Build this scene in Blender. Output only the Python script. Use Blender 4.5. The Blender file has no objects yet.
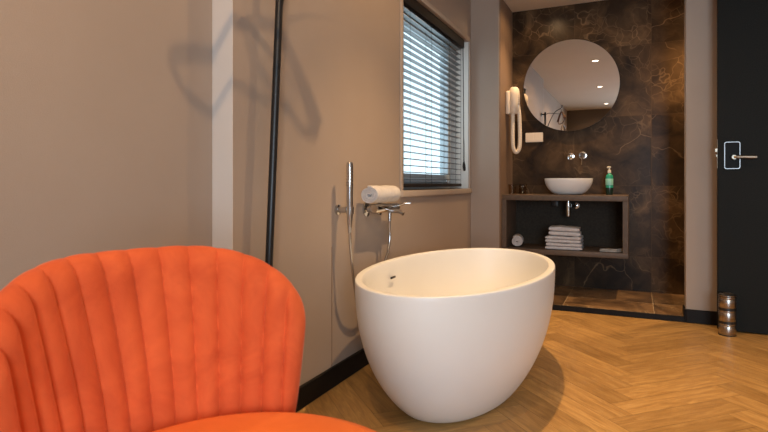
import bpy, bmesh, math, random
from math import sin, cos, pi, sqrt, radians
from mathutils import Vector, Matrix
random.seed(7)
SC = bpy.context.scene
COL = SC.collection

# ------------------------------------------------------------------ camera
H_EYE = 0.90
cam_d = bpy.data.cameras.new('camera'); cam = bpy.data.objects.new('camera', cam_d); COL.objects.link(cam)
cam.location = (0, 0, H_EYE)
cam.rotation_euler = (pi/2, 0, math.atan(253/543))
cam_d.sensor_width = 36; cam_d.lens = 36*543/768
cam_d.shift_y = -32.5/768
cam_d.clip_start = 0.05
cam_d.dof.use_dof = True; cam_d.dof.focus_distance = 3.6; cam_d.dof.aperture_fstop = 6.5
SC.camera = cam
# ------------------------------------------------------------------ view
SC.view_settings.view_transform = 'Standard'; SC.view_settings.look = 'None'
SC.view_settings.gamma = 1; SC.view_settings.use_curve_mapping = False
SC.view_settings.exposure = 0.0
# ------------------------------------------------------------------ sky
W = bpy.data.worlds.new('overcast_sky'); SC.world = W; W.use_nodes = True
bg = W.node_tree.nodes['Background']
bg.inputs[0].default_value = (0.74, 0.90, 1.0, 1); bg.inputs[1].default_value = 2.0
# ------------------------------------------------------------------ daylight through the unseen window in the back wall
def area(name, loc, rot, sx, sy, power, color):
    l = bpy.data.lights.new(name, 'AREA'); l.shape = 'RECTANGLE'; l.size = sx; l.size_y = sy
    l.energy = power; l.color = color
    o = bpy.data.objects.new(name, l); COL.objects.link(o); o.location = loc; o.rotation_euler = rot
    return o
area('daylight_back_window', (1.50, -2.40, 1.25), (radians(90), 0, 0), 1.6, 1.7, 135, (0.68, 0.84, 1.0))
WARM = (1.0, 0.64, 0.32)
CEIL = 2.40
# (x, y, beam watts, beam cone, wide spill watts)
DOWNLIGHTS = [(-0.46, 2.42, 135, 92, 24), (-0.52, 0.48, 32, 100, 36), (-0.52, -1.50, 14, 100, 18),
              (1.45, 2.44, 95, 110, 6), (1.45, 0.48, 14, 100, 4), (1.45, -1.50, 6, 100, 3),
              (-0.66, 4.42, 60, 100, 6), (0.48, 4.42, 95, 110, 6)]

# ================================================================== helpers
def tag(o, label=None, cat=None, group=None, kind=None):
    if label: o['label'] = label
    if cat: o['category'] = cat
    if group: o['group'] = group
    if kind: o['kind'] = kind
    return o
def empty(name, loc=(0, 0, 0), rz=0):
    o = bpy.data.objects.new(name, None); COL.objects.link(o); o.location = loc; o.rotation_euler = (0, 0, rz)
    o.empty_display_size = .05
    return o
def link(name, bm, mat, parent=None, smooth=True, angle=40):
    bmesh.ops.recalc_face_normals(bm, faces=bm.faces)
    me = bpy.data.meshes.new(name); bm.to_mesh(me); bm.free()
    if smooth:
        for p in me.polygons: p.use_smooth = True
        me.set_sharp_from_angle(angle=radians(angle))
    me.materials.append(mat)
    o = bpy.data.objects.new(name, me); COL.objects.link(o)
    if parent: o.parent = parent
    return o
def new(): return bmesh.new()
def box(bm, x0, x1, y0, y1, z0, z1, bev=0, seg=2):
    r = bmesh.ops.create_cube(bm, size=1)
    vs = r['verts']
    for v in vs:
        v.co = Vector(((x0+x1)/2+v.co.x*(x1-x0), (y0+y1)/2+v.co.y*(y1-y0), (z0+z1)/2+v.co.z*(z1-z0)))
    if bev:
        es = list({e for v in vs for e in v.link_edges})
        bmesh.ops.bevel(bm, geom=es, offset=bev, segments=seg, profile=.5, affect='EDGES')
    return bm
def smoothpath(pts, n=8):
    P = [Vector(p) for p in pts]; P = [2*P[0]-P[1]]+P+[2*P[-1]-P[-2]]
    out = []
    for i in range(1, len(P)-2):
        for k in range(n):
            t = k/n; a, b, c, d = P[i-1], P[i], P[i+1], P[i+2]
            out.append(.5*((2*b)+(c-a)*t+(2*a-5*b+4*c-d)*t*t+(3*b-a-3*c+d)*t**3))
    out.append(P[-2]); return out
def tube(bm, pts, r, seg=12, smooth=0, closed=False):
    P = smoothpath(pts, smooth) if smooth else [Vector(p) for p in pts]
    n = len(P); R = r if callable(r) else (lambda t: r)
    rings = []; up = None
    for i in range(n):
        if closed: T = (P[(i+1) % n]-P[i-1]).normalized()
        else: T = (P[min(i+1, n-1)]-P[max(i-1, 0)]).normalized()
        if up is None:
            up = Vector((0, 0, 1)) if abs(T.z) < .9 else Vector((1, 0, 0))
        u = (up-T*up.dot(T)).normalized(); up = u; w = T.cross(u)
        rr = R(i/(n-1))
        rings.append([bm.verts.new(P[i]+u*cos(2*pi*k/seg)*rr+w*sin(2*pi*k/seg)*rr) for k in range(seg)])
    m = n if closed else n-1
    for i in range(m):
        a, b = rings[i], rings[(i+1) % n]
        for k in range(seg): bm.faces.new((a[k], a[(k+1) % seg], b[(k+1) % seg], b[k]))
    if not closed:
        bm.faces.new(rings[0][::-1]); bm.faces.new(rings[-1])
    return bm
def lathe(bm, prof, seg=40, mat=None, ex=1, ey=1):
    """prof: list of (r, z); revolved about local z, then moved by mat"""
    rings = []
    for r, z in prof:
        if r < 1e-6:
            v = bm.verts.new((0, 0, z)); rings.append([v])
        else: rings.append([bm.verts.new((r*ex*cos(2*pi*k/seg), r*ey*sin(2*pi*k/seg), z)) for k in range(seg)])
    for a, b in zip(rings, rings[1:]):
        for k in range(seg):
            q = [a[k % len(a)], a[(k+1) % len(a)], b[(k+1) % len(b)], b[k % len(b)]]
            u = []
            for v in q:
                if v not in u: u.append(v)
            if len(u) > 2:
                try: bm.faces.new(u)
                except ValueError: pass
    if len(rings[0]) > 1: bm.faces.new(rings[0][::-1])
    if len(rings[-1]) > 1: bm.faces.new(rings[-1])
    if mat is not None:
        for rg in rings:
            for v in rg: v.co = mat @ v.co
    return bm
def axis(loc, d):
    """matrix that takes local z to direction d at loc"""
    return Matrix.Translation(loc) @ Vector(d).to_track_quat('Z', 'Y').to_matrix().to_4x4()

# ================================================================== materials
def mat(name, base=(.5, .5, .5), rough=.5, metal=0, spec=.5, **k):
    m = bpy.data.materials.new(name); m.use_nodes = True
    b = m.node_tree.nodes['Principled BSDF']
    b.inputs['Base Color'].default_value = (*base, 1); b.inputs['Roughness'].default_value = rough
    b.inputs['Metallic'].default_value = metal; b.inputs['Specular IOR Level'].default_value = spec
    for a, v in k.items(): b.inputs[a.replace('_', ' ')].default_value = v
    return m
class G:
    """small node-graph writer"""
    def __init__(s, m):
        s.t = m.node_tree; s.n = s.t.nodes; s.b = s.n['Principled BSDF']
    def put(s, sock, v):
        if isinstance(v, bpy.types.NodeSocket): s.t.links.new(v, sock)
        elif v is not None: sock.default_value = v
    def math(s, op, a, b=None, c=None, clamp=False):
        n = s.n.new('ShaderNodeMath'); n.operation = op; n.use_clamp = clamp
        s.put(n.inputs[0], a); s.put(n.inputs[1], b)
        if c is not None: s.put(n.inputs[2], c)
        return n.outputs[0]
    def coord(s): return s.n.new('ShaderNodeTexCoord').outputs['Object']
    def sep(s, v):
        n = s.n.new('ShaderNodeSeparateXYZ'); s.put(n.inputs[0], v); return n.outputs
    def comb(s, x, y, z):
        n = s.n.new('ShaderNodeCombineXYZ')
        for i, v in enumerate((x, y, z)): s.put(n.inputs[i], v)
        return n.outputs[0]
    def noise(s, v, scale, detail=3, rough=.5, dist=0, col=False):
        n = s.n.new('ShaderNodeTexNoise'); s.put(n.inputs['Vector'], v)
        n.inputs['Scale'].default_value = scale; n.inputs['Detail'].default_value = detail
        n.inputs['Roughness'].default_value = rough; n.inputs['Distortion'].default_value = dist
        return n.outputs['Color'] if col else n.outputs[0]
    def vmath(s, op, a, b):
        n = s.n.new('ShaderNodeVectorMath'); n.operation = op; s.put(n.inputs[0], a); s.put(n.inputs[1], b)
        return n.outputs[0]
    def ramp(s, f, stops, interp='LINEAR'):
        n = s.n.new('ShaderNodeValToRGB'); s.put(n.inputs[0], f); e = n.color_ramp.elements
        n.color_ramp.interpolation = interp
        while len(e) > 1: e.remove(e[-1])
        e[0].position = stops[0][0]; e[0].color = (*stops[0][1], 1)
        for p, c in stops[1:]:
            x = e.new(p); x.color = (*c, 1)
        return n.outputs[0]
    def mix(s, f, a, b, mode='MIX'):
        n = s.n.new('ShaderNodeMix'); n.data_type = 'RGBA'; n.blend_type = mode
        s.put(n.inputs[0], f); s.put(n.inputs[6], a); s.put(n.inputs[7], b); return n.outputs[2]
    def bump(s, h, strength, dist=.01):
        n = s.n.new('ShaderNodeBump'); n.inputs['Strength'].default_value = strength
        n.inputs['Distance'].default_value = dist; s.put(n.inputs['Height'], h)
        s.t.links.new(n.outputs[0], s.b.inputs['Normal'])
    def out(s, name, v): s.put(s.b.inputs[name], v)
def g1(v): return (v, v, v)

def textured(name, c1, c2, scale, rough, bscale, bstr, spec=.3, bdist=.002, **k):
    m = mat(name, c1, rough, spec=spec, **k); g = G(m); co = g.coord()
    g.out('Base Color', g.ramp(g.noise(co, scale, 4), [(.3, c1), (.7, c2)]))
    g.bump(g.noise(co, bscale, 2), bstr, bdist)
    return m
M_wall = textured('wall_paint', (.355, .280, .225), (.392, .311, .252), 1.2, .62, 350, .35)
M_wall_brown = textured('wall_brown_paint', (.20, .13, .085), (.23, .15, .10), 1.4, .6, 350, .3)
M_wall_dark = textured('wall_dark_paint', (.13, .10, .08), (.15, .115, .09), 1.4, .6, 350, .3)
M_ceil = textured('ceiling_plaster', (.62, .55, .48), (.66, .585, .51), 1.0, .8, 300, .1)
M_trim = textured('casing_paint', (.41, .33, .265), (.45, .365, .295), 2, .4, 200, .05)
M_reveal = textured('reveal_paint', (.62, .60, .56), (.66, .64, .60), 2, .5, 200, .05)
M_strip = textured('pale_return_strip', (.60, .545, .50), (.64, .585, .54), 2, .5, 200, .05)
M_black = textured('black_board', (.007, .006, .0055), (.012, .010, .009), 6, .5, 90, .15, spec=.15)
M_door = textured('door_laminate', (.0045, .0048, .0040), (.012, .0124, .0102), 160, .6, 260, .35, spec=.15)
M_tub = textured('mineral_composite', (.76, .755, .735), (.79, .785, .765), 3, .38, 500, .03, spec=.4)
M_ceramic = textured('matt_ceramic', (.74, .70, .66), (.77, .73, .69), 3, .32, 400, .03)
M_chrome = mat('chrome', (.58, .57, .56), .14, 1)
M_steel = mat('brushed_steel', (.42, .38, .34), .27, 1)
g = G(M_steel); co = g.coord(); st = g.noise(g.vmath('MULTIPLY', co, (3, 3, 400)), 6, 3)
g.out('Roughness', g.ramp(st, [(.3, g1(.2)), (.7, g1(.38))]))
M_lockface = mat('lock_face_black', (.004, .004, .004), .5, spec=.12)
M_latch = mat('satin_nickel', (.34, .345, .35), .42, 1)
M_satin = mat('satin_brass_steel', (.40, .35, .28), .42, 1)
M_blackmetal = mat('black_powder_coat', (.008, .008, .009), .38, spec=.5)
M_plastic = textured('cream_plastic', (.72, .62, .50), (.74, .64, .52), 4, .4, 300, .02)
M_towel = textured('cotton_terry', (.58, .55, .545), (.68, .65, .64), 40, .95, 420, .9, spec=.1, bdist=.004)
M_cloth = textured('grey_cloth', (.40, .36, .31), (.50, .45, .40), 40, .9, 420, .7, spec=.1)
M_frame = textured('window_plastic', (.55, .60, .63), (.60, .65, .68), 4, .4, 100, .03)
M_blind = textured('blind_wood', (.040, .037, .036), (.055, .050, .048), 30, .30, 120, .03, spec=.7)
M_valance = textured('valance_wood', (.012, .009, .008), (.018, .014, .012), 30, .6, 120, .1, spec=.25)
M_cord = mat('blind_cord', (.012, .010, .010), .8)
M_slab = textured('vanity_laminate', (.105, .070, .047), (.135, .09, .06), 30, .5, 160, .25)
M_vback = textured('vanity_back_veneer', (.026, .019, .013), (.042, .032, .022), 60, .8, 90, .4)
M_siphon_black = mat('black_plastic', (.012, .012, .012), .4)

def velvet(name, a, b):
    m = mat(name, a, .85, spec=.15); g = G(m); co = g.coord()
    n = g.noise(co, 9, 4, .6, .6)
    g.out('Base Color', g.ramp(n, [(.32, a), (.68, b)]))
    g.out('Sheen Weight', .3); g.out('Sheen Roughness', .4); g.out('Sheen Tint', (1, .50, .30, 1))
    g.bump(g.noise(co, 420, 2), .25, .002)
    return m
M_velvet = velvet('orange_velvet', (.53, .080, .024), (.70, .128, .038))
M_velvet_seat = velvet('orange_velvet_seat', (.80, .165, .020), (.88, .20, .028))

# --- dark brown marble tile; u,v = which object axes carry the tile grid
def marble(name, au, av, ou, ov, tu, tv, k=1.0, gr=(.09, .05, .028)):
    m = mat(name, (.03, .018, .01), .2, spec=.16); g = G(m); co = g.coord(); S = g.sep(co)
    def line(ax, o, t):
        f = g.math('FRACT', g.math('DIVIDE', g.math('SUBTRACT', S[ax], o-20*t), t))
        d = g.math('MINIMUM', f, g.math('SUBTRACT', 1.0, f))
        return g.math('LESS_THAN', d, .0016/t)
    grout = g.math('MAXIMUM', line(au, ou, tu), line(av, ov, tv))
    # every tile has its own piece of stone
    iu = g.math('FLOOR', g.math('DIVIDE', g.math('SUBTRACT', S[au], ou-20*tu), tu))
    iv = g.math('FLOOR', g.math('DIVIDE', g.math('SUBTRACT', S[av], ov-20*tv), tv))
    off = g.comb(g.math('MULTIPLY', iu, 3.71), g.math('MULTIPLY', iv, 5.13), g.math('MULTIPLY', g.math('ADD', iu, iv), 2.3))
    p = g.vmath('ADD', co, off)
    warp = g.vmath('MULTIPLY', g.vmath('SUBTRACT', g.noise(p, 1.6, 4, .55, 0, True), (.5, .5, .5)), (.6, .6, .6))
    q = g.vmath('ADD', p, warp)
    cloud = g.noise(q, 2.6, 7, .62, .5)
    base = g.ramp(cloud, [(.34, (.014*k, .0082*k, .0046*k)), (.48, (.036*k, .0210*k, .0105*k)), (.60, (.070*k, .041*k, .020*k)), (.76, (.14*k, .084*k, .042*k))])
    def veins(scale, w, mscale, lo, hi):
        v = g.n.new('ShaderNodeTexVoronoi'); v.feature = 'DISTANCE_TO_EDGE'; g.put(v.inputs['Vector'], q); v.inputs['Scale'].default_value = scale
        l = g.ramp(v.outputs['Distance'], [(0, g1(1)), (w, g1(0))])
        mk = g.ramp(g.noise(p, mscale, 3), [(lo, g1(0)), (hi, g1(1))])
        return g.math('MULTIPLY', l, mk)
    v1 = veins(2.6, .011, 1.9, .50, .70); v2 = veins(11, .04, 2.6, .47, .75)
    vv = g.math('MAXIMUM', g.math('MULTIPLY', v1, .6), g.math('MULTIPLY', v2, .5))
    c = g.mix(vv, base, (min(.9, .30*k), min(.7, .19*k), min(.5, .105*k), 1))
    c = g.mix(g.math('MULTIPLY', grout, .8), c, (*gr, 1))
    g.out('Base Color', c)
    g.out('Roughness', g.ramp(grout, [(0, g1(.33)), (1, g1(.7))]))
    return m
M_marble_wall = marble('brown_marble_wall', 0, 2, .104, .316, .58, .5645, 1.15, (.085, .052, .028))
M_marble_floor = marble('brown_marble_floor', 0, 1, .104, 4.35, .58, .56, 4.0, (.60, .46, .30))

# --- oak herringbone: blocks W wide and N*W long, laid at 45 degrees
def herringbone(name, W_=.118, N=5, rot=radians(45)):
    m = mat(name, (.3, .15, .06), .42, spec=.4); g = G(m); S = g.sep(g.coord())
    cr, sr = cos(rot)/W_, sin(rot)/W_
    u = g.math('ADD', g.math('ADD', g.math('MULTIPLY', S[0], cr), g.math('MULTIPLY', S[1], sr)), 200.18)
    v = g.math('ADD', g.math('SUBTRACT', g.math('MULTIPLY', S[1], cr), g.math('MULTIPLY', S[0], sr)), 200.0)
    i = g.math('FLOOR', u); j = g.math('FLOOR', v)
    fu = g.math('SUBTRACT', u, i); fv = g.math('SUBTRACT', v, j)
    k = g.math('FLOORED_MODULO', g.math('SUBTRACT', i, j), 2.0*N)
    vert = g.math('GREATER_THAN', k, N-.5)
    k2 = g.math('SUBTRACT', k, float(N))
    hor = g.math('SUBTRACT', 1.0, vert)
    def sel(a, b): # vert ? a : b
        return g.math('ADD', g.math('MULTIPLY', vert, a), g.math('MULTIPLY', hor, b))
    idx = sel(i, g.math('SUBTRACT', i, k)); idy = sel(g.math('ADD', j, k2), j)
    al = sel(g.math('ADD', fv, g.math('SUBTRACT', N-1.0, k2)), g.math('ADD', fu, k))   # along, 0..N
    ac = sel(fu, fv)                                                                    # across, 0..1
    wn = g.n.new('ShaderNodeTexWhiteNoise'); wn.noise_dimensions = '3D'
    g.put(wn.inputs['Vector'], g.comb(idx, idy, g.math('MULTIPLY', vert, 7.0)))
    rnd = wn.outputs['Value']; rc = wn.outputs['Color']; RC = g.sep(rc)
    p = g.comb(g.math('ADD', g.math('MULTIPLY', al, .30), g.math('MULTIPLY', RC[0], 37.0)),
               g.math('ADD', g.math('MULTIPLY', ac, 2.3), g.math('MULTIPLY', RC[1], 53.0)), 0.0)
    grain = g.noise(p, 2.2, 6, .62, .9)
    fine = g.noise(g.vmath('MULTIPLY', p, (.5, 6.0, 1.0)), 3.0, 4, .6)
    base = g.ramp(grain, [(.28, (.31, .165, .050)), (.5, (.44, .25, .082)), (.72, (.57, .345, .125))])
    tint = g.ramp(rnd, [(0, (.82, .80, .76)), (.5, (.97, .96, .95)), (1, (1.13, 1.13, 1.12))])
    c = g.mix(1.0, base, tint, 'MULTIPLY')
    c = g.mix(.4, c, g.ramp(fine, [(.3, g1(.6)), (.7, g1(1.3))]), 'MULTIPLY')
    ea = g.math('MINIMUM', ac, g.math('SUBTRACT', 1.0, ac)); el = g.math('MINIMUM', al, g.math('SUBTRACT', float(N), al))
    e = g.math('MINIMUM', ea, el)
    gap = g.ramp(e, [(0, g1(1)), (.022, g1(0))])
    c = g.mix(g.math('MULTIPLY', gap, .55), c, (.07, .032, .012, 1))
    g.out('Base Color', c)
    g.out('Roughness', g.ramp(grain, [(.3, g1(.34)), (.7, g1(.46))]))
    g.bump(g.math('SUBTRACT', g.math('MULTIPLY', fine, .15), gap), .25, .002)
    return m
M_floor = herringbone('oak_herringbone')

def glassy(name, tint, gl=.08):
    m = bpy.data.materials.new(name); m.use_nodes = True; n = m.node_tree.nodes; n.clear()
    o = n.new('ShaderNodeOutputMaterial'); t = n.new('ShaderNodeBsdfTransparent'); t.inputs[0].default_value = (*tint, 1)
    r = n.new('ShaderNodeBsdfGlossy'); r.inputs['Roughness'].default_value = .03
    lw = n.new('ShaderNodeFresnel'); lw.inputs[0].default_value = 1.45
    x = n.new('ShaderNodeMixShader'); L = m.node_tree.links
    ge = n.new('ShaderNodeNewGeometry'); fm = n.new('ShaderNodeMath'); fm.operation = 'MULTIPLY'
    iv = n.new('ShaderNodeMath'); iv.operation = 'SUBTRACT'; iv.inputs[0].default_value = 1; L.new(ge.outputs['Backfacing'], iv.inputs[1])
    L.new(lw.outputs[0], fm.inputs[0]); L.new(iv.outputs[0], fm.inputs[1])
    L.new(fm.outputs[0], x.inputs[0]); L.new(t.outputs[0], x.inputs[1]); L.new(r.outputs[0], x.inputs[2]); L.new(x.outputs[0], o.inputs[0])
    return m
M_pane = glassy('window_glass', (.93, .97, .98))
M_tumbler = glassy('drinking_glass', (.84, .78, .70))
M_mirror = mat('mirror_silver', (.86, .85, .84), .0, 1)
M_mirror_edge = mat('mirror_edge', (.10, .095, .09), .3, .6)
def emit(name, c, s):
    m = mat(name, (0, 0, 0)); b = m.node_tree.nodes['Principled BSDF']
    b.inputs['Emission Color'].default_value = (*c, 1); b.inputs['Emission Strength'].default_value = s; return m
M_lamp = emit('lamp_lens', (1, .86, .68), 9)
M_soap = mat('green_gel', (.03, .33, .20), .12, spec=.6)
M_soap_label = mat('pale_green_label', (.30, .62, .48), .4)
M_soap_dark = mat('dark_bottle_foot', (.012, .030, .020), .2)
M_pump = mat('pale_pump', (.78, .70, .55), .35)

# ================================================================== the room
XL0, XL = -1.311, -1.225       # recessed and lined parts of the left wall
YS = 1.432                     # where the lining starts
YB, YF = -2.25, 4.30           # wall behind the camera, stub wall beside the niche
XN, YN = -0.996, 4.79          # niche side wall and marble wall
YC = 4.02                      # front of the column and of the step
WY0, WY1, WZ0, WZ1 = 2.87, 4.235, .86, 2.035   # window opening
XR = 2.8

def struct(name, bm, m, parent=None, smooth=False):
    o = link(name, bm, m, parent, smooth)
    if parent is None: o['kind'] = 'structure'
    return o
b = new(); box(b, -1.45, XR+.2, YB-.2, YC+.02, -.12, 0); struct('floor', b, M_floor)
b = new(); box(b, XL, 1.3, YC+.004, YN, -.1, .039, .002, 1); struct('floor', b, M_marble_floor)
b = new(); box(b, XL, .284, YC-.008, YC+.004, .0, .037, .002, 1); struct('trim_1', b, M_black)
b = new(); box(b, -1.45, XR+.2, YB-.2, YN+.15, CEIL, CEIL+.12); struct('ceiling', b, M_ceil)
b = new()
box(b, -1.45, XL0, YB, YS, 0, CEIL)
box(b, -1.45, XL, YS, WY0, 0, CEIL)
box(b, -1.45, XL, WY1, YF, 0, CEIL)
box(b, -1.45, XL, WY0, WY1, 0, WZ0)
box(b, -1.45, XL, WY0, WY1, WZ1, CEIL)
struct('wall_left', b, M_wall)
b = new(); box(b, -1.45, XN, YF, YN+.15, 0, CEIL); o = struct('wall_left', b, M_wall)
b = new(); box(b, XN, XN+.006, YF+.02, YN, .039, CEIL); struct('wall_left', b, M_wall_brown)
b = new(); box(b, XN, 1.35, YN, YN+.15, 0, CEIL); struct('wall_far', b, M_marble_wall)
b = new(); box(b, .287, XR, YC, YC+.12, 0, CEIL, .004, 2); struct('wall_far', b, M_wall)
b = new(); box(b, 1.25, 1.35, YC+.12, YN, 0, CEIL); struct('wall_right', b, M_marble_wall)
b = new(); box(b, XR, XR+.2, YB, YC+.12, 0, CEIL); struct('wall_right', b, M_wall)
# back wall with the big window that lights the room
b = new(); a0, a1, c0, c1 = .65, 2.35, .35, 2.15
box(b, -1.45, a0, YB-.15, YB, 0, CEIL); box(b, a1, XR+.2, YB-.15, YB, 0, CEIL)
box(b, a0, a1, YB-.15, YB, 0, c0); box(b, a0, a1, YB-.15, YB, c1, CEIL)
struct('wall_back', b, M_wall_dark)
w2 = empty('window_2', ((a0+a1)/2, YB-.06, c0), radians(90)); w2['kind'] = 'structure'
hw = (a1-a0)/2; hh = c1-c0
b = new(); box(b, -.03, .03, -hw, hw, 0, .07); box(b, -.03, .03, -hw, hw, hh-.07, hh)
box(b, -.03, .03, -hw, -hw+.07, .07, hh-.07); box(b, -.03, .03, hw-.07, hw, .07, hh-.07); box(b, -.03, .03, -.04, .04, .07, hh-.07)
link('window_frame', b, M_frame, w2, False)
# baseboards
b = new(); box(b, XL0, XL0+.014, YB, YS, 0, .09, .003, 1); struct('baseboard_left', b, M_black)
b = new(); box(b, XL, XL+.014, YS, YF-.014, 0, .09, .003, 1)
box(b, XL0+.014, XL+.014, YS-.014, YS, 0, .09, .003, 1)
box(b, XL, XN, YF-.014, YF, 0.04, .09, .003, 1)
struct('baseboard_left', b, M_black)
b = new(); box(b, XL0, XL+.001, YS-.004, YS, .09, CEIL, .001, 1); struct('trim_3', b, M_strip)  # return face of the lining, given a paler tone than the wall
b = new(); box(b, .287, XR, YC-.014, YC, 0, .087, .003, 1); box(b, .276, .287, YC-.014, YC+.12, 0, .087, .003, 1)
struct('baseboard_far', b, M_black)
# hairline joint between two lining panels low on the left wall
b = new(); box(b, XL, XL+.0015, 2.079, 2.083, .09, .62); struct('trim_2', b, M_wall_brown)

# window 1 with casing
w1 = empty('window_1', (0, 0, 0)); w1['kind'] = 'structure'
b = new(); e = .032
for (y0, y1, z0, z1) in ((WY0-e, WY0, WZ0-.005, WZ1+e), (WY1, WY1+e, WZ0-.005, WZ1+e), (WY0, WY1, WZ1, WZ1+e)):
    box(b, XL, XL+.012, y0, y1, z0, z1, .003, 2)
box(b, XL, XL+.006, WY0-e-.008, WY1+e+.006, WZ1+e, WZ1+e+.008, .002, 1)
link('casing', b, M_trim, w1)
b = new(); box(b, -1.37, XL+.022, WY0-e, WY1+e, WZ0-.038, WZ0, .004, 2); link('window_sill', b, M_trim, w1)
b = new(); box(b, -1.37, XL-.001, WY1-.004, WY1, WZ0, WZ1); box(b, -1.37, XL-.001, WY0, WY0+.004, WZ0, WZ1)
link('reveal_lining', b, M_reveal, w1, False)
xf0, xf1 = -1.43, -1.37
b = new()
def frame(b, x0, x1, y0, y1, z0, z1, w, bev=.004):
    box(b, x0, x1, y0, y1, z0, z0+w, bev, 1); box(b, x0, x1, y0, y1, z1-w, z1, bev, 1)
    box(b, x0, x1, y0, y0+w, z0+w, z1-w, bev, 1); box(b, x0, x1, y1-w, y1, z0+w, z1-w, bev, 1)
frame(b, xf0, xf1, WY0, WY1, WZ0, WZ1, .055)
link('window_frame', b, M_frame, w1)
b = new(); frame(b, xf0, xf1+.012, WY0+.05, WY1-.05, WZ0+.045, WZ1-.05, .062); sash = link('sash', b, M_frame, w1)
b = new(); box(b, -1.405, -1.399, WY0+.10, WY1-.10, WZ0+.10, WZ1-.10); link('pane', b, M_pane, sash, False)
b = new()
for yy in (3.02, 4.09): box(b, -1.358, -1.345, yy-.035, yy+.035, .905, .925, .004, 2)
link('hinge', b, M_chrome, sash)

# venetian blind
bx = -1.268; bl = empty('venetian_blind', (bx, (WY0+WY1)/2, WZ1))
tag(bl, 'dark wooden venetian blind with open slats hanging in the window', 'blind')
L = (WY1-.085-(WY0+.005))/2; oy = (WY0+.005+WY1-.085)/2-(WY0+WY1)/2
b = new(); box(b, -.028, .034, oy-L, oy+L, -.07, -.002, .004, 2); link('valance', b, M_valance, bl)
b = new(); top = -.085; n = 26; pitch = .0408
for i in range(n):
    z = top-i*pitch
    # slightly crowned slat
    xs = [-.0175, -.009, 0, .009, .0175]
    A = [b.verts.new((x, oy-L+.004, z+.002-6*x*x)) for x in xs]; B = [b.verts.new((x, oy+L-.045, z+.002-6*x*x)) for x in xs]
    A2 = [b.verts.new((x, oy-L+.004, z-.001-6*x*x)) for x in xs]; B2 = [b.verts.new((x, oy+L-.045, z-.001-6*x*x)) for x in xs]
    for k in range(4):
        b.faces.new((A[k], A[k+1], B[k+1], B[k])); b.faces.new((A2[k], B2[k], B2[k+1], A2[k+1]))
        b.faces.new((A[k], A2[k], A2[k+1], A[k+1])); b.faces.new((B[k], B[k+1], B2[k+1], B2[k]))
    b.faces.new((A[0], B[0], B2[0], A2[0])); b.faces.new((A[4], A2[4], B2[4], B[4]))
link('slats', b, M_blind, bl)
zb = top-n*pitch
b = new(); box(b, -.026, .026, oy-L+.004, oy+L-.045, zb-.012, zb+.010, .004, 2); link('bottom_rail', b, M_valance, bl)
for yy in (-.50, -.12, .26, .545):
    b = new()
    for x in (-.021, .021): tube(b, [(x, yy, -.06), (x, yy, zb)], .0012, 6)
    for i in range(n): tube(b, [(-.021, yy, top-.004-i*pitch), (.021, yy, top-.004-i*pitch)], .0007, 4)
    link('ladder_cord', b, M_cord, bl)
pc = None
b = new()
for yy in (.560, .572): tube(b, [(.032, yy, -.06), (.036, yy, -.5), (.036, yy+.004, -.96)], .0016, 6, 4)
tube(b, [(.036, .576, -.78), (.037, .592, -.86), (.037, .588, -1.0)], .0013, 6, 4)
pc = link('pull_cord', b, M_cord, bl)
b = new()
for yy, zz in ((.574, -1.0), (.588, -1.015)): lathe(b, [(.003, .04), (.008, .03), (.011, 0), (.009, -.02), (.0, -.022)], 14, Matrix.Translation((.037, yy, zz)))
link('tassel', b, M_cord, pc)

# ceiling downlights
places = ['over the bathtub', 'above the orange chair', 'near the dark back wall beside the left wall',
          'on the right side, level with the bathtub', 'on the right side, level with the orange chair', 'at the back right corner',
          'over the washbasin', 'over the tiled floor right of the washbasin']
for (x, y, p, cone, spill), pl in zip(DOWNLIGHTS, places):
    t = empty('ceiling_downlight', (x, y, CEIL)); tag(t, 'round recessed ceiling downlight '+pl, 'ceiling light', 'recessed ceiling downlights')
    b = new(); lathe(b, [(.036, -.001), (.036, -.006), (.046, -.006), (.047, -.001), (.036, -.001)], 32)
    link('trim_ring', b, M_ceil, t)
    b = new(); lathe(b, [(.0, -.002), (.036, -.002), (.036, -.0035), (.0, -.0035)], 24); link('lens', b, M_lamp, t)
    for pw, cn, bl_ in ((p, cone, 1.0), (spill, 164, .5)):
        l = bpy.data.lights.new('downlight_beam', 'SPOT'); l.energy = pw; l.color = WARM; l.spot_size = radians(cn); l.spot_blend = bl_
        l.shadow_soft_size = .016
        lo = bpy.data.objects.new('downlight_beam', l); COL.objects.link(lo); lo.location = (x, y, CEIL-.03)

# ================================================================== door
dr = empty('door_1', (.448, 3.87, .008)); dr['kind'] = 'structure'
b = new(); box(b, 0, .93, 0, .044, 0, 2.3, .002, 1); link('door_leaf', b, M_door, dr)
b = new(); box(b, -.0015, 0.001, .010, .034, .985, 1.165); fp = link('latch_plate', b, M_satin, dr, False)
b = new(); box(b, -.014, .0, .012, .032, 1.085, 1.108, .002, 1); box(b, -.009, .0, .014, .030, 1.055, 1.070, .002, 1); link('latch_bolt', b, M_satin, fp)
hx, hz = .073, 1.062
def rrect(b, cx, cz, w, h, r, y0, y1, seg=8):
    pts = []
    for qx, qz, a0 in ((1, 1, 0), (-1, 1, 90), (-1, -1, 180), (1, -1, 270)):
        for k in range(seg+1):
            a = radians(a0+90*k/seg); pts.append((cx+qx*(w/2-r)+r*cos(a), cz+qz*(h/2-r)+r*sin(a)))
    F = [b.verts.new((x, y0, z)) for x, z in pts]; K = [b.verts.new((x, y1, z)) for x, z in pts]
    n = len(pts); b.faces.new(F); b.faces.new(K[::-1])
    for i in range(n): b.faces.new((F[i], K[i], K[(i+1) % n], F[(i+1) % n]))
b = new(); rrect(b, hx, hz, .082, .164, .012, -.014, 0); rim = link('lock_plate', b, M_latch, dr)
b = new(); rrect(b, hx, hz, .074, .156, .009, -.0165, -.0135); link('lock_face', b, M_lockface, rim)
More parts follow.
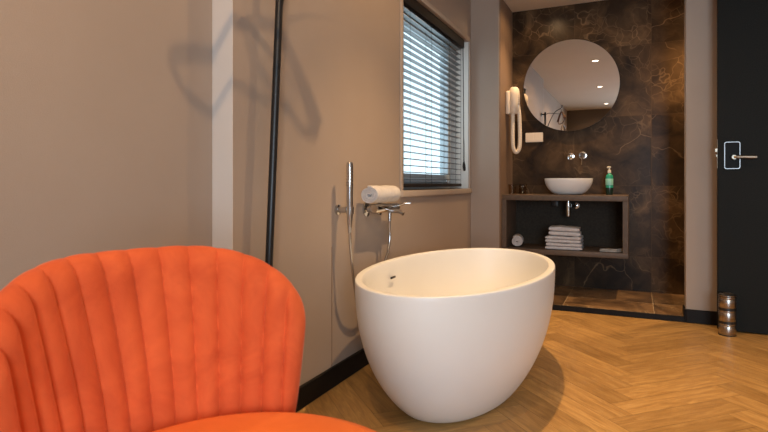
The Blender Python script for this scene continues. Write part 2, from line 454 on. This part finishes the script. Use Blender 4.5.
b = new(); lathe(b, [(.0, .0), (.013, .0), (.013, .05), (.0, .05)], 20, axis((hx+.006, 0, hz-.012), (0, -1, 0)))
tube(b, [(hx+.006, -.046, hz-.012), (hx+.03, -.052, hz-.012), (hx+.118, -.052, hz-.014)], .0085, 12, 5)
link('door_handle', b, M_satin, dr)

# steel weight that holds the door
t = empty('steel_door_stop', (.487, 3.792, 0)); tag(t, 'brushed steel cylinder with dark bands holding the black door open', 'door stop')
R = .0445; t.scale = (1, 1, .94)
b = new(); pr = [(0, 0), (R, 0), (R, .004)]
for k in range(3):
    z = k*.084
    pr += [(R, z+.006), (R+.001, z+.008), (R+.001, z+.060), (R, z+.062), (R-.003, z+.064), (R-.003, z+.066), (R+.001, z+.067), (R+.001, z+.075), (R-.001, z+.077)]
pr += [(R-.003, .245), (R+.002, .247), (R+.002, .252), (R-.012, .262), (0, .266)]
lathe(b, pr, 48); link('body', b, M_steel, t)
for k in range(3):
    b = new(); z = k*.084+.074
    lathe(b, [(R-.004, z), (R+.0015, z), (R+.0015, z+.016), (R-.004, z+.016), (R-.004, z)], 48); link('rubber_band', b, M_siphon_black, t)
b = new(); lathe(b, [(R-.004, 0), (R+.002, 0), (R+.002, .006), (R-.004, .006), (R-.004, 0)], 48); link('rubber_foot', b, M_siphon_black, t)

# ================================================================== bathtub
k = (.9-.53)/.35; tx, ty = -.673*k, 2.24*k; ta, tb = .3675*k, .692*k; TH = .53
t = empty('bathtub', (tx, ty, 0)); tag(t, 'large white oval freestanding bathtub beside the window wall', 'bathtub')
seg = 128
def ell(b, a, c, z): return [b.verts.new((a*cos(2*pi*i/seg), c*sin(2*pi*i/seg), z)) for i in range(seg)]
def bridge(b, A, B):
    for i in range(seg): b.faces.new((A[i], A[(i+1) % seg], B[(i+1) % seg], B[i]))
b = new(); rings = [ell(b, ta*.50, tb*.54, .004), ell(b, ta*.535, tb*.575, 0)]
rings = [ell(b, ta*.56, tb*.60, 0)]
for i in range(0, 31):
    q = i/30; f = (1-(1-q)**2.36)**(1/1.15)
    if i == 0: continue
    sx = .575+(1-.575)*f; sy = .615+(1-.615)*f
    rings.append(ell(b, ta*sx, tb*sy, TH*q if i < 30 else TH-.004))
rings.append(ell(b, ta-.0015, tb-.0015, TH-.001)); rings.append(ell(b, ta-.005, tb-.005, TH))
wl = .030
rings.append(ell(b, ta-wl+.005, tb-wl+.005, TH)); rings.append(ell(b, ta-wl+.0015, tb-wl+.0015, TH-.001)); rings.append(ell(b, ta-wl, tb-wl, TH-.005))
for i in range(1, 25):
    q = 1-i/24; f = (1-(1-q)**2.6)**(1/1.3) if q > 0 else 0
    sx = .50+.50*f; sy = .52+.48*f
    rings.append(ell(b, (ta-wl)*sx, (tb-wl)*sy, .09+(TH-.095)*q))
rings.append(ell(b, (ta-wl)*.3, (tb-wl)*.3, .082)); rings.append(ell(b, (ta-wl)*.08, (tb-wl)*.05, .08))
for A, B in zip(rings, rings[1:]): bridge(b, A, B)
b.faces.new(rings[0][::-1]); b.faces.new(rings[-1])
link('tub_shell', b, M_tub, t, True, 60)
# overflow slot on the inner wall
OV = (-.258, -.27, .452)
b = new(); box(b, -.3475, -.340, -.024, .024, .447, .457, .002, 2)
link('overflow_slot', b, M_siphon_black, t)
b = new(); lathe(b, [(0, .081), (.032, .081), (.034, .084), (0, .088)], 28); link('drain_cap', b, M_chrome, t)

# ================================================================== shower set on the left wall
hs = empty('hand_shower', (XL, 2.128, .782)); tag(hs, 'slim chrome hand shower standing in a round wall bracket left of the mixer', 'shower head')
b = new(); lathe(b, [(.0, 0), (.023, 0), (.023, .010), (.014, .014), (.014, .052), (0, .052)], 28, axis((0, 0, 0), (1, 0, 0)))
lathe(b, [(.0, -.018), (.017, -.018), (.018, .015), (0, .018)], 24, Matrix.Translation((.066, 0, 0)))
link('wall_bracket', b, M_chrome, hs)
b = new(); lathe(b, [(0, -.10), (.008, -.10), (.0145, -.02), (.0145, .09), (.0155, .10), (.0155, .200), (.013, .212), (0, .213)], 24, Matrix.Translation((.066, -.002, 0)))
wd = link('shower_wand', b, M_chrome, hs)
b = new()
for j in range(6): lathe(b, [(.0152, .105+j*.014), (.0162, .108+j*.014), (.0152, .111+j*.014)], 24, Matrix.Translation((.066, -.002, 0)))
link('spray_ring', b, M_steel, wd)
b = new(); tube(b, [(.066, -.002, -.10), (.067, .004, -.17), (.069, .018, -.27), (.062, .055, -.36), (.05, .10, -.43), (.045, .15, -.46), (.05, .205, -.44), (.060, .36, -.30), (.060, .436, -.20), (.060, .442, -.055)], .0062, 10, 8)
link('shower_hose', b, M_chrome, hs)
mx = empty('bath_mixer', (XL, 2.57, .776)); tag(mx, 'chrome wall-mounted bath mixer with a folded towel on top', 'tap')
b = new()
for y in (-.155, -.005):
    lathe(b, [(0, 0), (.037, 0), (.037, .008), (.016, .014), (.014, .05), (0, .05)], 28, axis((0, y, -.004), (1, 0, 0)))
lathe(b, [(0, -.19), (.020, -.19), (.0235, -.185), (.0235, .05), (.018, .058), (0, .058)], 28, axis((.06, 0, 0), (0, 1, 0)))
link('mixer_body', b, M_chrome, mx)
b = new(); tube(b, [(.06, -.04, -.012), (.085, -.04, -.016), (.13, -.04, -.018), (.155, -.04, -.030)], .010, 14, 5)
link('spout', b, M_chrome, mx)
b = new(); lathe(b, [(0, .055), (.023, .055), (.023, .085), (.018, .092), (0, .092)], 24, axis((.06, 0, 0), (0, 1, 0)))
tube(b, [(.06, .075, .0), (.10, .085, .016), (.135, .10, .020)], .006, 10, 4)
link('lever', b, M_chrome, mx)
b = new(); lathe(b, [(0, -.05), (.009, -.05), (.009, 0), (0, 0)], 16, Matrix.Translation((.06, 0, -.018))); link('hose_outlet', b, M_chrome, mx)

# ---------------------------------------------------------------- towels
def roll(b, turns, r0, r1, th, length, sq=1.0, seg=22, wob=.0):
    """spiral roll along local y, built as a thick sheet"""
    n = int(turns*seg); P = []
    for i in range(n+1):
        a = 2*pi*i/seg; r = r0+(r1-r0)*i/n
        P.append((a, r))
    ys = [-length/2, -length/2+.006, -length/4, 0, length/4, length/2-.006, length/2]
    inner, outer = [], []
    for j, y in enumerate(ys):
        s = 0 if j in (0, len(ys)-1) else 1
        ri, ro = [], []
        for a, r in P:
            t2 = th*(.32 if not s else .5)
            w = 1+wob*sin(a*3+y*40)
            ri.append(b.verts.new(((r-t2)*cos(a)*w, y, (r-t2)*sin(a)*sq*w))); ro.append(b.verts.new(((r+t2)*cos(a)*w, y, (r+t2)*sin(a)*sq*w)))
        inner.append(ri); outer.append(ro)
    for j in range(len(ys)-1):
        for i in range(n):
            b.faces.new((inner[j][i], inner[j+1][i], inner[j+1][i+1], inner[j][i+1]))
            b.faces.new((outer[j][i], outer[j][i+1], outer[j+1][i+1], outer[j+1][i]))
        b.faces.new((inner[j][0], outer[j][0], outer[j+1][0], inner[j+1][0])); b.faces.new((inner[j][n], inner[j+1][n], outer[j+1][n], outer[j][n]))
    for i in range(n):
        b.faces.new((inner[0][i], inner[0][i+1], outer[0][i+1], outer[0][i])); b.faces.new((inner[-1][i], outer[-1][i], outer[-1][i+1], inner[-1][i+1]))
b = new(); roll(b, 3.3, .008, .047, .013, .26, .84, wob=.03)
o = link('rolled_towel', b, M_towel); o.location = (XL+.070, 2.445, .8450); o.rotation_euler = (0, 0, radians(-2))
tag(o, 'white towel roll lying on the chrome bath mixer', 'towel')
def folded(w, d, h, layers, seed, skew=0):
    """a towel folded into flat layers, the round folds at the front"""
    rnd = random.Random(seed); b = new(); lh = h/layers
    nx, ny = 12, 8
    for l in range(layers):
        z0 = l*lh; dw = rnd.uniform(-.008, .004); dx = rnd.uniform(-.003, .003)
        ph = rnd.uniform(0, 6)
        pts = []
        sec = 10
        cols = []
        for i in range(nx+1):
            x = -w/2-dw+(w+2*dw)*i/nx+dx
            edge = min(1, (min(i, nx-i)+.25)/1.2)
            ring = []
            sag = .002*sin(x*34+ph)+.0015*sin(x*71+ph*2)
            m_ = 22
            for q in range(m_):
                a = 2*pi*q/m_; ca, sa = cos(a), sin(a)
                yy = d/2*(abs(ca)**.18)*(1 if ca > 0 else -1)
                zz = lh/2*.98*(abs(sa)**.45)*(1 if sa > 0 else -1)
                ring.append(b.verts.new((x+skew*yy, yy*(1-.02*(1-edge)), z0+lh/2+zz*(.55+.45*edge)+(sag if l == layers-1 and sa > 0 else 0))))
            cols.append(ring)
        for A, B in zip(cols, cols[1:]):
            for q in range(22): b.faces.new((A[q], A[(q+1) % 22], B[(q+1) % 22], B[q]))
        b.faces.new(cols[0][::-1]); b.faces.new(cols[-1])
    return b
# ================================================================== washstand
VX0, VX1, VY0 = XN+.007, -.058, 4.37
van = empty('washstand', ((VX0+VX1)/2, (VY0+YN)/2, .345)); tag(van, 'brown wall-hung open washstand shelf under the round mirror', 'washstand')
cx, cy = van.location.x, van.location.y; hx_ = (VX1-VX0)/2; hy_ = (YN-VY0)/2
b = new(); box(b, -hx_, hx_, -hy_, hy_, .422, .466, .003, 2); link('countertop', b, M_slab, van)
b = new(); box(b, -hx_, hx_, -hy_, hy_, 0, .040, .003, 2); link('shelf', b, M_slab, van)
for x in (-hx_, hx_-.038):
    b = new(); box(b, x, x+.038, -hy_+.0005, hy_, .0395, .4225, .002, 1); link('side_panel', b, M_slab, van)
b = new(); box(b, -hx_+.038, hx_-.038, hy_-.03, hy_-.004, .040, .422); link('back_panel', b, M_vback, van, False)
SH = .385   # shelf top
# basin
bs = empty('washbasin', (-.498, 4.565, .811)); tag(bs, 'white oval bowl washbasin standing on the brown countertop', 'washbasin')
b = new(); pr = [(0, 0), (.075, 0), (.098, .004)]
for i in range(1, 15):
    q = i/14; pr.append((.098+(.184-.098)*sin(q*pi/2)**.95, .004+.121*(1-cos(q*pi/2))**.72))
pr += [(.183, .129), (.178, .130), (.173, .127)]
for i in range(1, 12):
    q = 1-i/11; pr.append((.05+.122*sin(q*pi/2), .018+.106*(1-cos(q*pi/2))**.8))
pr += [(0, .016)]
lathe(b, pr, 72, None, 1, .82); link('bowl', b, M_ceramic, bs)
b = new(); lathe(b, [(0, .0155), (.022, .0175), (.022, .021), (0, .023)], 24); link('drain', b, M_chrome, bs)
# wall taps
sp = empty('wall_spout', (-.502, YN, 1.128)); tag(sp, 'chrome wall spout above the bowl washbasin, left of the lever', 'tap')
b = new(); lathe(b, [(0, 0), (.027, 0), (.027, .007), (.014, .009), (.014, .02), (0, .02)], 28, axis((0, 0, 0), (0, -1, 0))); link('wall_plate', b, M_chrome, sp)
b = new(); tube(b, [(0, -.005, 0), (0, -.10, 0), (0, -.155, -.001), (0, -.172, -.012), (0, -.174, -.03)], .011, 14, 5); link('spout', b, M_chrome, sp)
lv = empty('wall_tap_lever', (-.408, YN, 1.133)); tag(lv, 'chrome wall lever tap right of the spout over the washbasin', 'tap')
b = new(); lathe(b, [(0, 0), (.031, 0), (.031, .008), (.020, .010), (.020, .05), (.016, .055), (0, .055)], 28, axis((0, 0, 0), (0, -1, 0))); link('wall_plate', b, M_chrome, lv)
b = new(); tube(b, [(0, -.045, 0), (-.003, -.055, -.035), (-.004, -.075, -.085)], .0062, 12, 4); link('lever', b, M_chrome, lv)
# siphon
si = empty('sink_siphon', (-.500, 4.58, .767)); tag(si, 'chrome bottle siphon hanging below the countertop under the washbasin', 'drain pipe')
b = new(); lathe(b, [(0, 0), (.012, 0), (.012, -.02), (.019, -.024), (.020, -.095), (.017, -.13), (.012, -.134), (0, -.135)], 28); link('trap_body', b, M_chrome, si)
b = new(); tube(b, [(.012, .01, -.05), (.04, .06, -.05), (.045, .155, -.05)], .012, 14, 5)
lathe(b, [(0, 0), (.026, 0), (.026, .008), (0, .01)], 24, axis((.045, .17, -.05), (0, -1, 0))); link('wall_pipe', b, M_chrome, si)
b = new(); box(b, -.026, .026, -.012, .012, -.03, .03, .006, 2); o = link('wall_socket', b, M_siphon_black); o.location = (-.625, YN-.043, .735)
tag(o, 'small black socket box inside the washstand left of the siphon', 'socket')
# soap bottle
so = empty('soap_bottle', (-.196, 4.60, .811)); so.scale = (.98, .98, 1.12); tag(so, 'green soap pump bottle on the countertop right of the washbasin', 'soap bottle')
b = new(); lathe(b, [(0, 0), (.026, 0), (.028, .004), (.028, .050), (0, .050)], 32); link('bottle_foot', b, M_soap_dark, so)
b = new(); lathe(b, [(0, .050), (.028, .050), (.028, .125), (.024, .138), (.012, .146), (.012, .155), (0, .155)], 32); bd = link('bottle_body', b, M_soap, so)
b = new(); lathe(b, [(.0285, .068), (.0289, .069), (.0289, .112), (.0285, .113)], 32); link('bottle_label', b, M_soap_label, bd)
b = new(); lathe(b, [(0, .154), (.013, .154), (.013, .170), (.006, .173), (.005, .188), (.012, .190), (.012, .198), (0, .2)], 24)
tube(b, [(0, 0, .194), (-.01, -.02, .195), (-.014, -.034, .189)], .004, 8, 3); link('pump', b, M_pump, so)
# tumblers
def tumbler():
    b = new(); lathe(b, [(0, 0), (.028, 0), (.030, .003), (.033, .082), (.0318, .082), (.0285, .006), (0, .006)], 32)
    return link('drinking_glass', b, M_tumbler)
g0 = tumbler(); g0.location = (-.930, 4.50, .811); tag(g0, 'clear drinking glass on the countertop against the brown side wall', 'glass', 'drinking glasses on the countertop')
g2 = g0.copy(); COL.objects.link(g2); g2.location = (-.852, 4.53, .811); tag(g2, 'clear drinking glass on the countertop, nearer the white washbasin', 'glass', 'drinking glasses on the countertop')
# towels on the shelf
zz = SH+.001; labs = ['folded white towel at the bottom of the stack on the shelf', 'folded white towel in the middle of the shelf stack',
                  'folded white towel lying topmost on the shelf stack']
for i, (w, h, dx, rz) in enumerate([(.274, .052, 0, 1), (.268, .052, -.002, -1), (.238, .068, .003, 3)]):
    o = link('folded_towel', folded(w, .20, h, 2, 10+i), M_towel); o.location = (-.518+dx, 4.49, zz); o.rotation_euler = (0, radians([0, 0, 1.2][i]), radians(rz)); zz += h+.001+(.002 if i > 0 else 0)
    tag(o, labs[i], 'towel', 'folded white towels stacked on the shelf')
b = new(); roll(b, 3.4, .006, .045, .0125, .16, .92, wob=.015)
o = link('rolled_towel', b, M_towel); o.location = (-.893, 4.52, SH+.0475); o.rotation_euler = (0, 0, radians(8))
tag(o, 'small rolled white towel at the left end of the washstand shelf', 'towel')
o = link('folded_cloth', folded(.125, .085, .022, 2, 33, .5), M_cloth); o.location = (-.172, 4.44, SH+.001); o.rotation_euler = (0, 0, radians(-6))
tag(o, 'small flat grey cloth at the right end of the washstand shelf', 'cloth')

# mirror
mr = empty('round_mirror', (-.505, YN-.035, 1.718)); tag(mr, 'large round frameless mirror on the brown marble wall', 'mirror')
b = new(); lathe(b, [(0, 0), (.381, 0), (.381, .0045), (0, .0045)], 128, axis((0, 0, 0), (0, 1, 0))); link('mirror_backing', b, M_mirror_edge, mr)
b = new(); lathe(b, [(0, 0), (.3805, 0), (.3795, .0015), (0, .0016)], 128, axis((0, -.0002, 0), (0, -1, 0))); link('mirror_glass', b, M_mirror, mr, True, 20)
b = new(); lathe(b, [(0, 0), (.20, 0), (.20, .030), (0, .030)], 40, axis((0, .0047, 0), (0, 1, 0))); link('wall_mount', b, M_siphon_black, mr)

# hair dryer on the brown side wall
hd = empty('wall_hair_dryer', (XN+.006, 4.56, 1.495)); hd.scale = (1.12, 1.2, 1); tag(hd, 'cream wall-mounted hair dryer with looped hose beside the round mirror', 'hair dryer')
b = new(); box(b, 0, .032, -.045, .045, -.02, .175, .012, 3); link('wall_holder', b, M_plastic, hd)
b = new(); lathe(b, [(0, -.015), (.020, -.015), (.031, .0), (.039, .07), (.041, .14), (.037, .185), (.024, .205), (0, .21)], 28, Matrix.Translation((.055, 0, 0)) , 1, 1.02)
hs_ = link('handset', b, M_plastic, hd)
b = new()
for j in range(5): box(b, .075, .0965-j*.0005, -.02, .02, .06+j*.018, .066+j*.018, .001, 1)
link('air_grille', b, M_trim, hs_)
b = new()
pts = [(.045, 0, -.005), (.045, -.002, -.10), (.045, -.004, -.22), (.050, -.002, -.30), (.068, .01, -.335), (.088, .022, -.30), (.092, .028, -.22), (.090, .028, -.10), (.086, .022, 0), (.078, .012, .07)]
P = smoothpath(pts, 14)
for_r = lambda t: .0150+.0012*sin(t*520)
tube(b, P, for_r, 14); link('hose', b, M_plastic, hd)

# switch plate on the marble
sw = empty('wall_socket_plate', (-.802, YN, 1.297)); tag(sw, 'cream double wall socket on the marble below the round mirror', 'socket')
b = new(); rrect(b, 0, 0, .146, .080, .006, -.010, 0); link('cover_plate', b, M_plastic, sw)
for x in (-.036, .036):
    b = new(); rrect(b, x, 0, .060, .062, .004, -.0125, -.0095); link('insert', b, M_plastic, sw)

# ================================================================== garment stand and hanger
PX = -1.17
P1 = Vector((PX, 1.617, 1.56)); P0 = Vector((PX, 1.517, 0)); d = (P1-P0); P2 = P0+d*(1.90/1.56)
rk = empty('garment_stand', P0); tag(rk, 'thin black metal garment stand standing close to the left wall', 'coat stand')
b = new(); tube(b, [(0, 0, .012), P2-P0], .0138, 18); link('pole', b, M_blackmetal, rk)
b = new(); lathe(b, [(0, 0), (.022, 0), (.022, .022), (.015, .03), (0, .03)], 24); link('foot', b, M_siphon_black, rk)
b = new(); q = P2-P0
lathe(b, [(0, 0), (.028, 0), (.028, .008), (.010, .012), (.010, .052), (0, .052)], 24, axis((XL-PX, q.y, q.z-.03), (1, 0, 0))); link('wall_bracket', b, M_blackmetal, rk)
E1 = Vector((-.905, 2.00, 1.90))
s0 = P1-P0
b = new(); tube(b, [s0+Vector((0, .003, -.02)), s0+Vector((.012, .02, .05)), s0+Vector((.06, .09, .17)), s0+Vector((.16, .25, .30)), E1-P0, E1-P0+Vector((.012, .025, .035))], lambda t: .011-.0065*min(1, t*2), 14, 8)
link('arm', b, M_blackmetal, rk)
# hanger: shoulder bar and trouser bar, hung skew on the arm
ha, hb = Vector((-.975, 1.79, 1.775)), Vector((-.845, 2.19, 1.775))
hc = (ha+hb)/2
hg = empty('clothes_hanger', (hc.x, hc.y, 1.80)); tag(hg, 'wooden clothes hanger hanging from the arm of the black garment stand', 'hanger')
dv = (hb-ha).normalized()
def hp(s, z): return dv*s+Vector((0, 0, z))
M_wood = textured('hanger_wood', (.10, .05, .025), (.14, .07, .035), 20, .45, 80, .1)
b = new(); tube(b, [hp(-.215, -.055), hp(-.17, -.025), hp(-.09, .015), hp(0, .045), hp(.09, .015), hp(.17, -.025), hp(.215, -.055)], lambda t: .010+.006*abs(2*t-1), 12, 6); link('shoulder_bar', b, M_wood, hg)
b = new(); tube(b, [hp(-.205, -.055), hp(-.15, -.095), hp(0, -.105), hp(.15, -.095), hp(.205, -.055)], .0065, 10, 6); link('trouser_bar', b, M_wood, hg)
b = new(); tube(b, [hp(0, .04), hp(0, .085), hp(.02, .10), hp(.022, .125), hp(0, .14), hp(-.02, .122)], .0025, 8, 6); link('hook', b, M_chrome, hg)

b = new(); q2 = P0+d*(1.86/1.56)-P0
tube(b, [q2, q2+Vector((.05, -.06, .03)), Vector((-.99, 1.30, 1.90))-P0, Vector((-.99, 1.02, 1.90))-P0], .005, 14, 6); link('arm', b, M_blackmetal, rk)
hg2 = empty('clothes_hanger', (-.99, 1.155, 1.80)); tag(hg2, 'wooden clothes hanger on the stand arm nearest the camera', 'hanger')
tl = radians(-14)
def h2(s, z): return Vector((0, s*cos(tl)-z*sin(tl), s*sin(tl)+z*cos(tl)-.10))
b = new(); tube(b, [h2(-.215, -.02), h2(-.17, .01), h2(-.09, .035), h2(0, .055), h2(.09, .035), h2(.17, .01), h2(.215, -.02)], lambda t: .010+.002*abs(2*t-1)-.005*max(0, abs(2*t-1)-.93)/.07, 12, 6); link('shoulder_bar', b, M_wood, hg2)
b = new(); tube(b, [h2(-.213, -.022), h2(-.205, -.045), h2(-.15, -.08), h2(0, -.09), h2(.15, -.08), h2(.205, -.045), h2(.213, -.022)], .009, 10, 6); link('trouser_bar', b, M_wood, hg2)
b = new(); tube(b, [h2(0, .05), Vector((0, 0, .06)), Vector((.014, 0, .085)), Vector((.016, 0, .105)), Vector((0, 0, .1165)), Vector((-.016, 0, .105))], .0025, 8, 6); link('hook', b, M_chrome, hg2)

# ================================================================== orange chair
CX, CY = -.509, .585; FACE = radians(160)
ch = empty('lounge_chair', (CX, CY, 0)); tag(ch, 'orange velvet shell chair with channel-stitched back, in the foreground', 'chair')
NCH = 15; TH0 = radians(59)
Z0, ZT = .43, .781
def mid(tt, h):
    """middle surface of the backrest; tt -1..1 across, h 0..1 up"""
    a = abs(tt)
    gcor = 1.0 if a < .22 else 1-.46*(1-sqrt(max(0, 1-((a-.22)/.78)**2)))
    z = Z0+(ZT-Z0)*h*gcor
    hz = (z-Z0)/(ZT-Z0)
    ang = FACE+TH0*tt*(.88+.12*hz**.55)
    r = .292+.058*(1-.75*a*a)*hz**1.15
    return Vector((r*cos(ang), r*sin(ang), z))
def back_mesh(front=True):
    NT, NH = NCH*22, 56
    grid = []
    for side in (1, -1):
        G2 = []
        for j in range(NH+1):
            hj = j/NH; h = 1-(1-hj)**1.6
            row = []
            for i in range(NT+1):
                ti = -1+2*i/NT; tt = ti
                p = mid(tt, h)
                dt = (mid(min(tt+.01, 1), h)-mid(max(tt-.01, -1), h)); dh = (mid(tt, min(h+.01, 1))-mid(tt, max(h-.01, 0)))
                nrm = dt.cross(dh)
                if nrm.length < 1e-9: nrm = Vector((-p.x, -p.y, 0))
                nrm.normalize()
                if nrm.dot(Vector((-p.x, -p.y, 0))) < 0: nrm = -nrm
                es = (1-abs(tt))*.36; eh = (1-h)*.34
                w = .045
                ps = sqrt(max(0, 1-(1-min(es/w, 1))**2)); ph = sqrt(max(0, 1-(1-min(eh/w, 1))**2))
                prof = ps*ph
                hz_ = (p.z-Z0)/(ZT-Z0); az_ = math.degrees((math.atan2(p.y, p.x)-FACE+pi) % (2*pi)-pi); s_ = max(0, hz_)**1.4
                ph_ = ((az_-4.8*s_)/(1+.17*s_)+2.6)/7.8
                if side == 1:
                    rg = abs(sin(pi*ph_))**.6
                    off = prof*(.0185+.0125*rg*(1-.4*max(0, .25-h)/.25))
                else: off = -prof*.026
                # channels also scallop the upper edge a little
                p = p+Vector((0, 0, .002*(abs(sin(pi*ph_))**.5-1)*max(0, 1-eh/.05)))
                row.append(p+nrm*off)
            G2.append(row)
        grid.append(G2)
    b = new(); V = []
    for s in range(2): V.append([[None]*(NT+1) for _ in range(NH+1)])
    for j in range(NH+1):
        for i in range(NT+1):
            V[0][j][i] = b.verts.new(grid[0][j][i])
            if j == NH or i in (0, NT): V[1][j][i] = V[0][j][i]
            else: V[1][j][i] = b.verts.new(grid[1][j][i])
    for s in range(2):
        for j in range(NH):
            for i in range(NT):
                q = [V[s][j][i], V[s][j][i+1], V[s][j+1][i+1], V[s][j+1][i]]
                try: b.faces.new(q if s == 0 else q[::-1])
                except ValueError: pass
    for i in range(NT):
        try: b.faces.new([v for v in dict.fromkeys((V[0][0][i], V[1][0][i], V[1][0][i+1], V[0][0][i+1]))])
        except ValueError: pass
    return b
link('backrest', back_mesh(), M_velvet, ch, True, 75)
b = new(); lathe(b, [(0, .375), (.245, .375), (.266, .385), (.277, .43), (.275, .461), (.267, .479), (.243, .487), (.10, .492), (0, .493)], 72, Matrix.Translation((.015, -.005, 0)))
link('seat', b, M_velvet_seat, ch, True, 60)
b = new(); lathe(b, [(.2765, .440), (.2795, .443), (.2765, .446)], 72, Matrix.Translation((.015, -.005, 0))); link('seat_piping', b, M_velvet_seat, ch)
b = new(); lathe(b, [(0, .352), (.20, .352), (.215, .36), (.215, .3755), (0, .3755)], 48); link('seat_base', b, M_blackmetal, ch)
for k in range(4):
    a = FACE+radians(45+90*k)
    b = new(); tube(b, [(.15*cos(a), .15*sin(a), .355), (.255*cos(a), .255*sin(a), .0)], lambda t: .013-.004*t, 14); link('leg', b, M_blackmetal, ch)
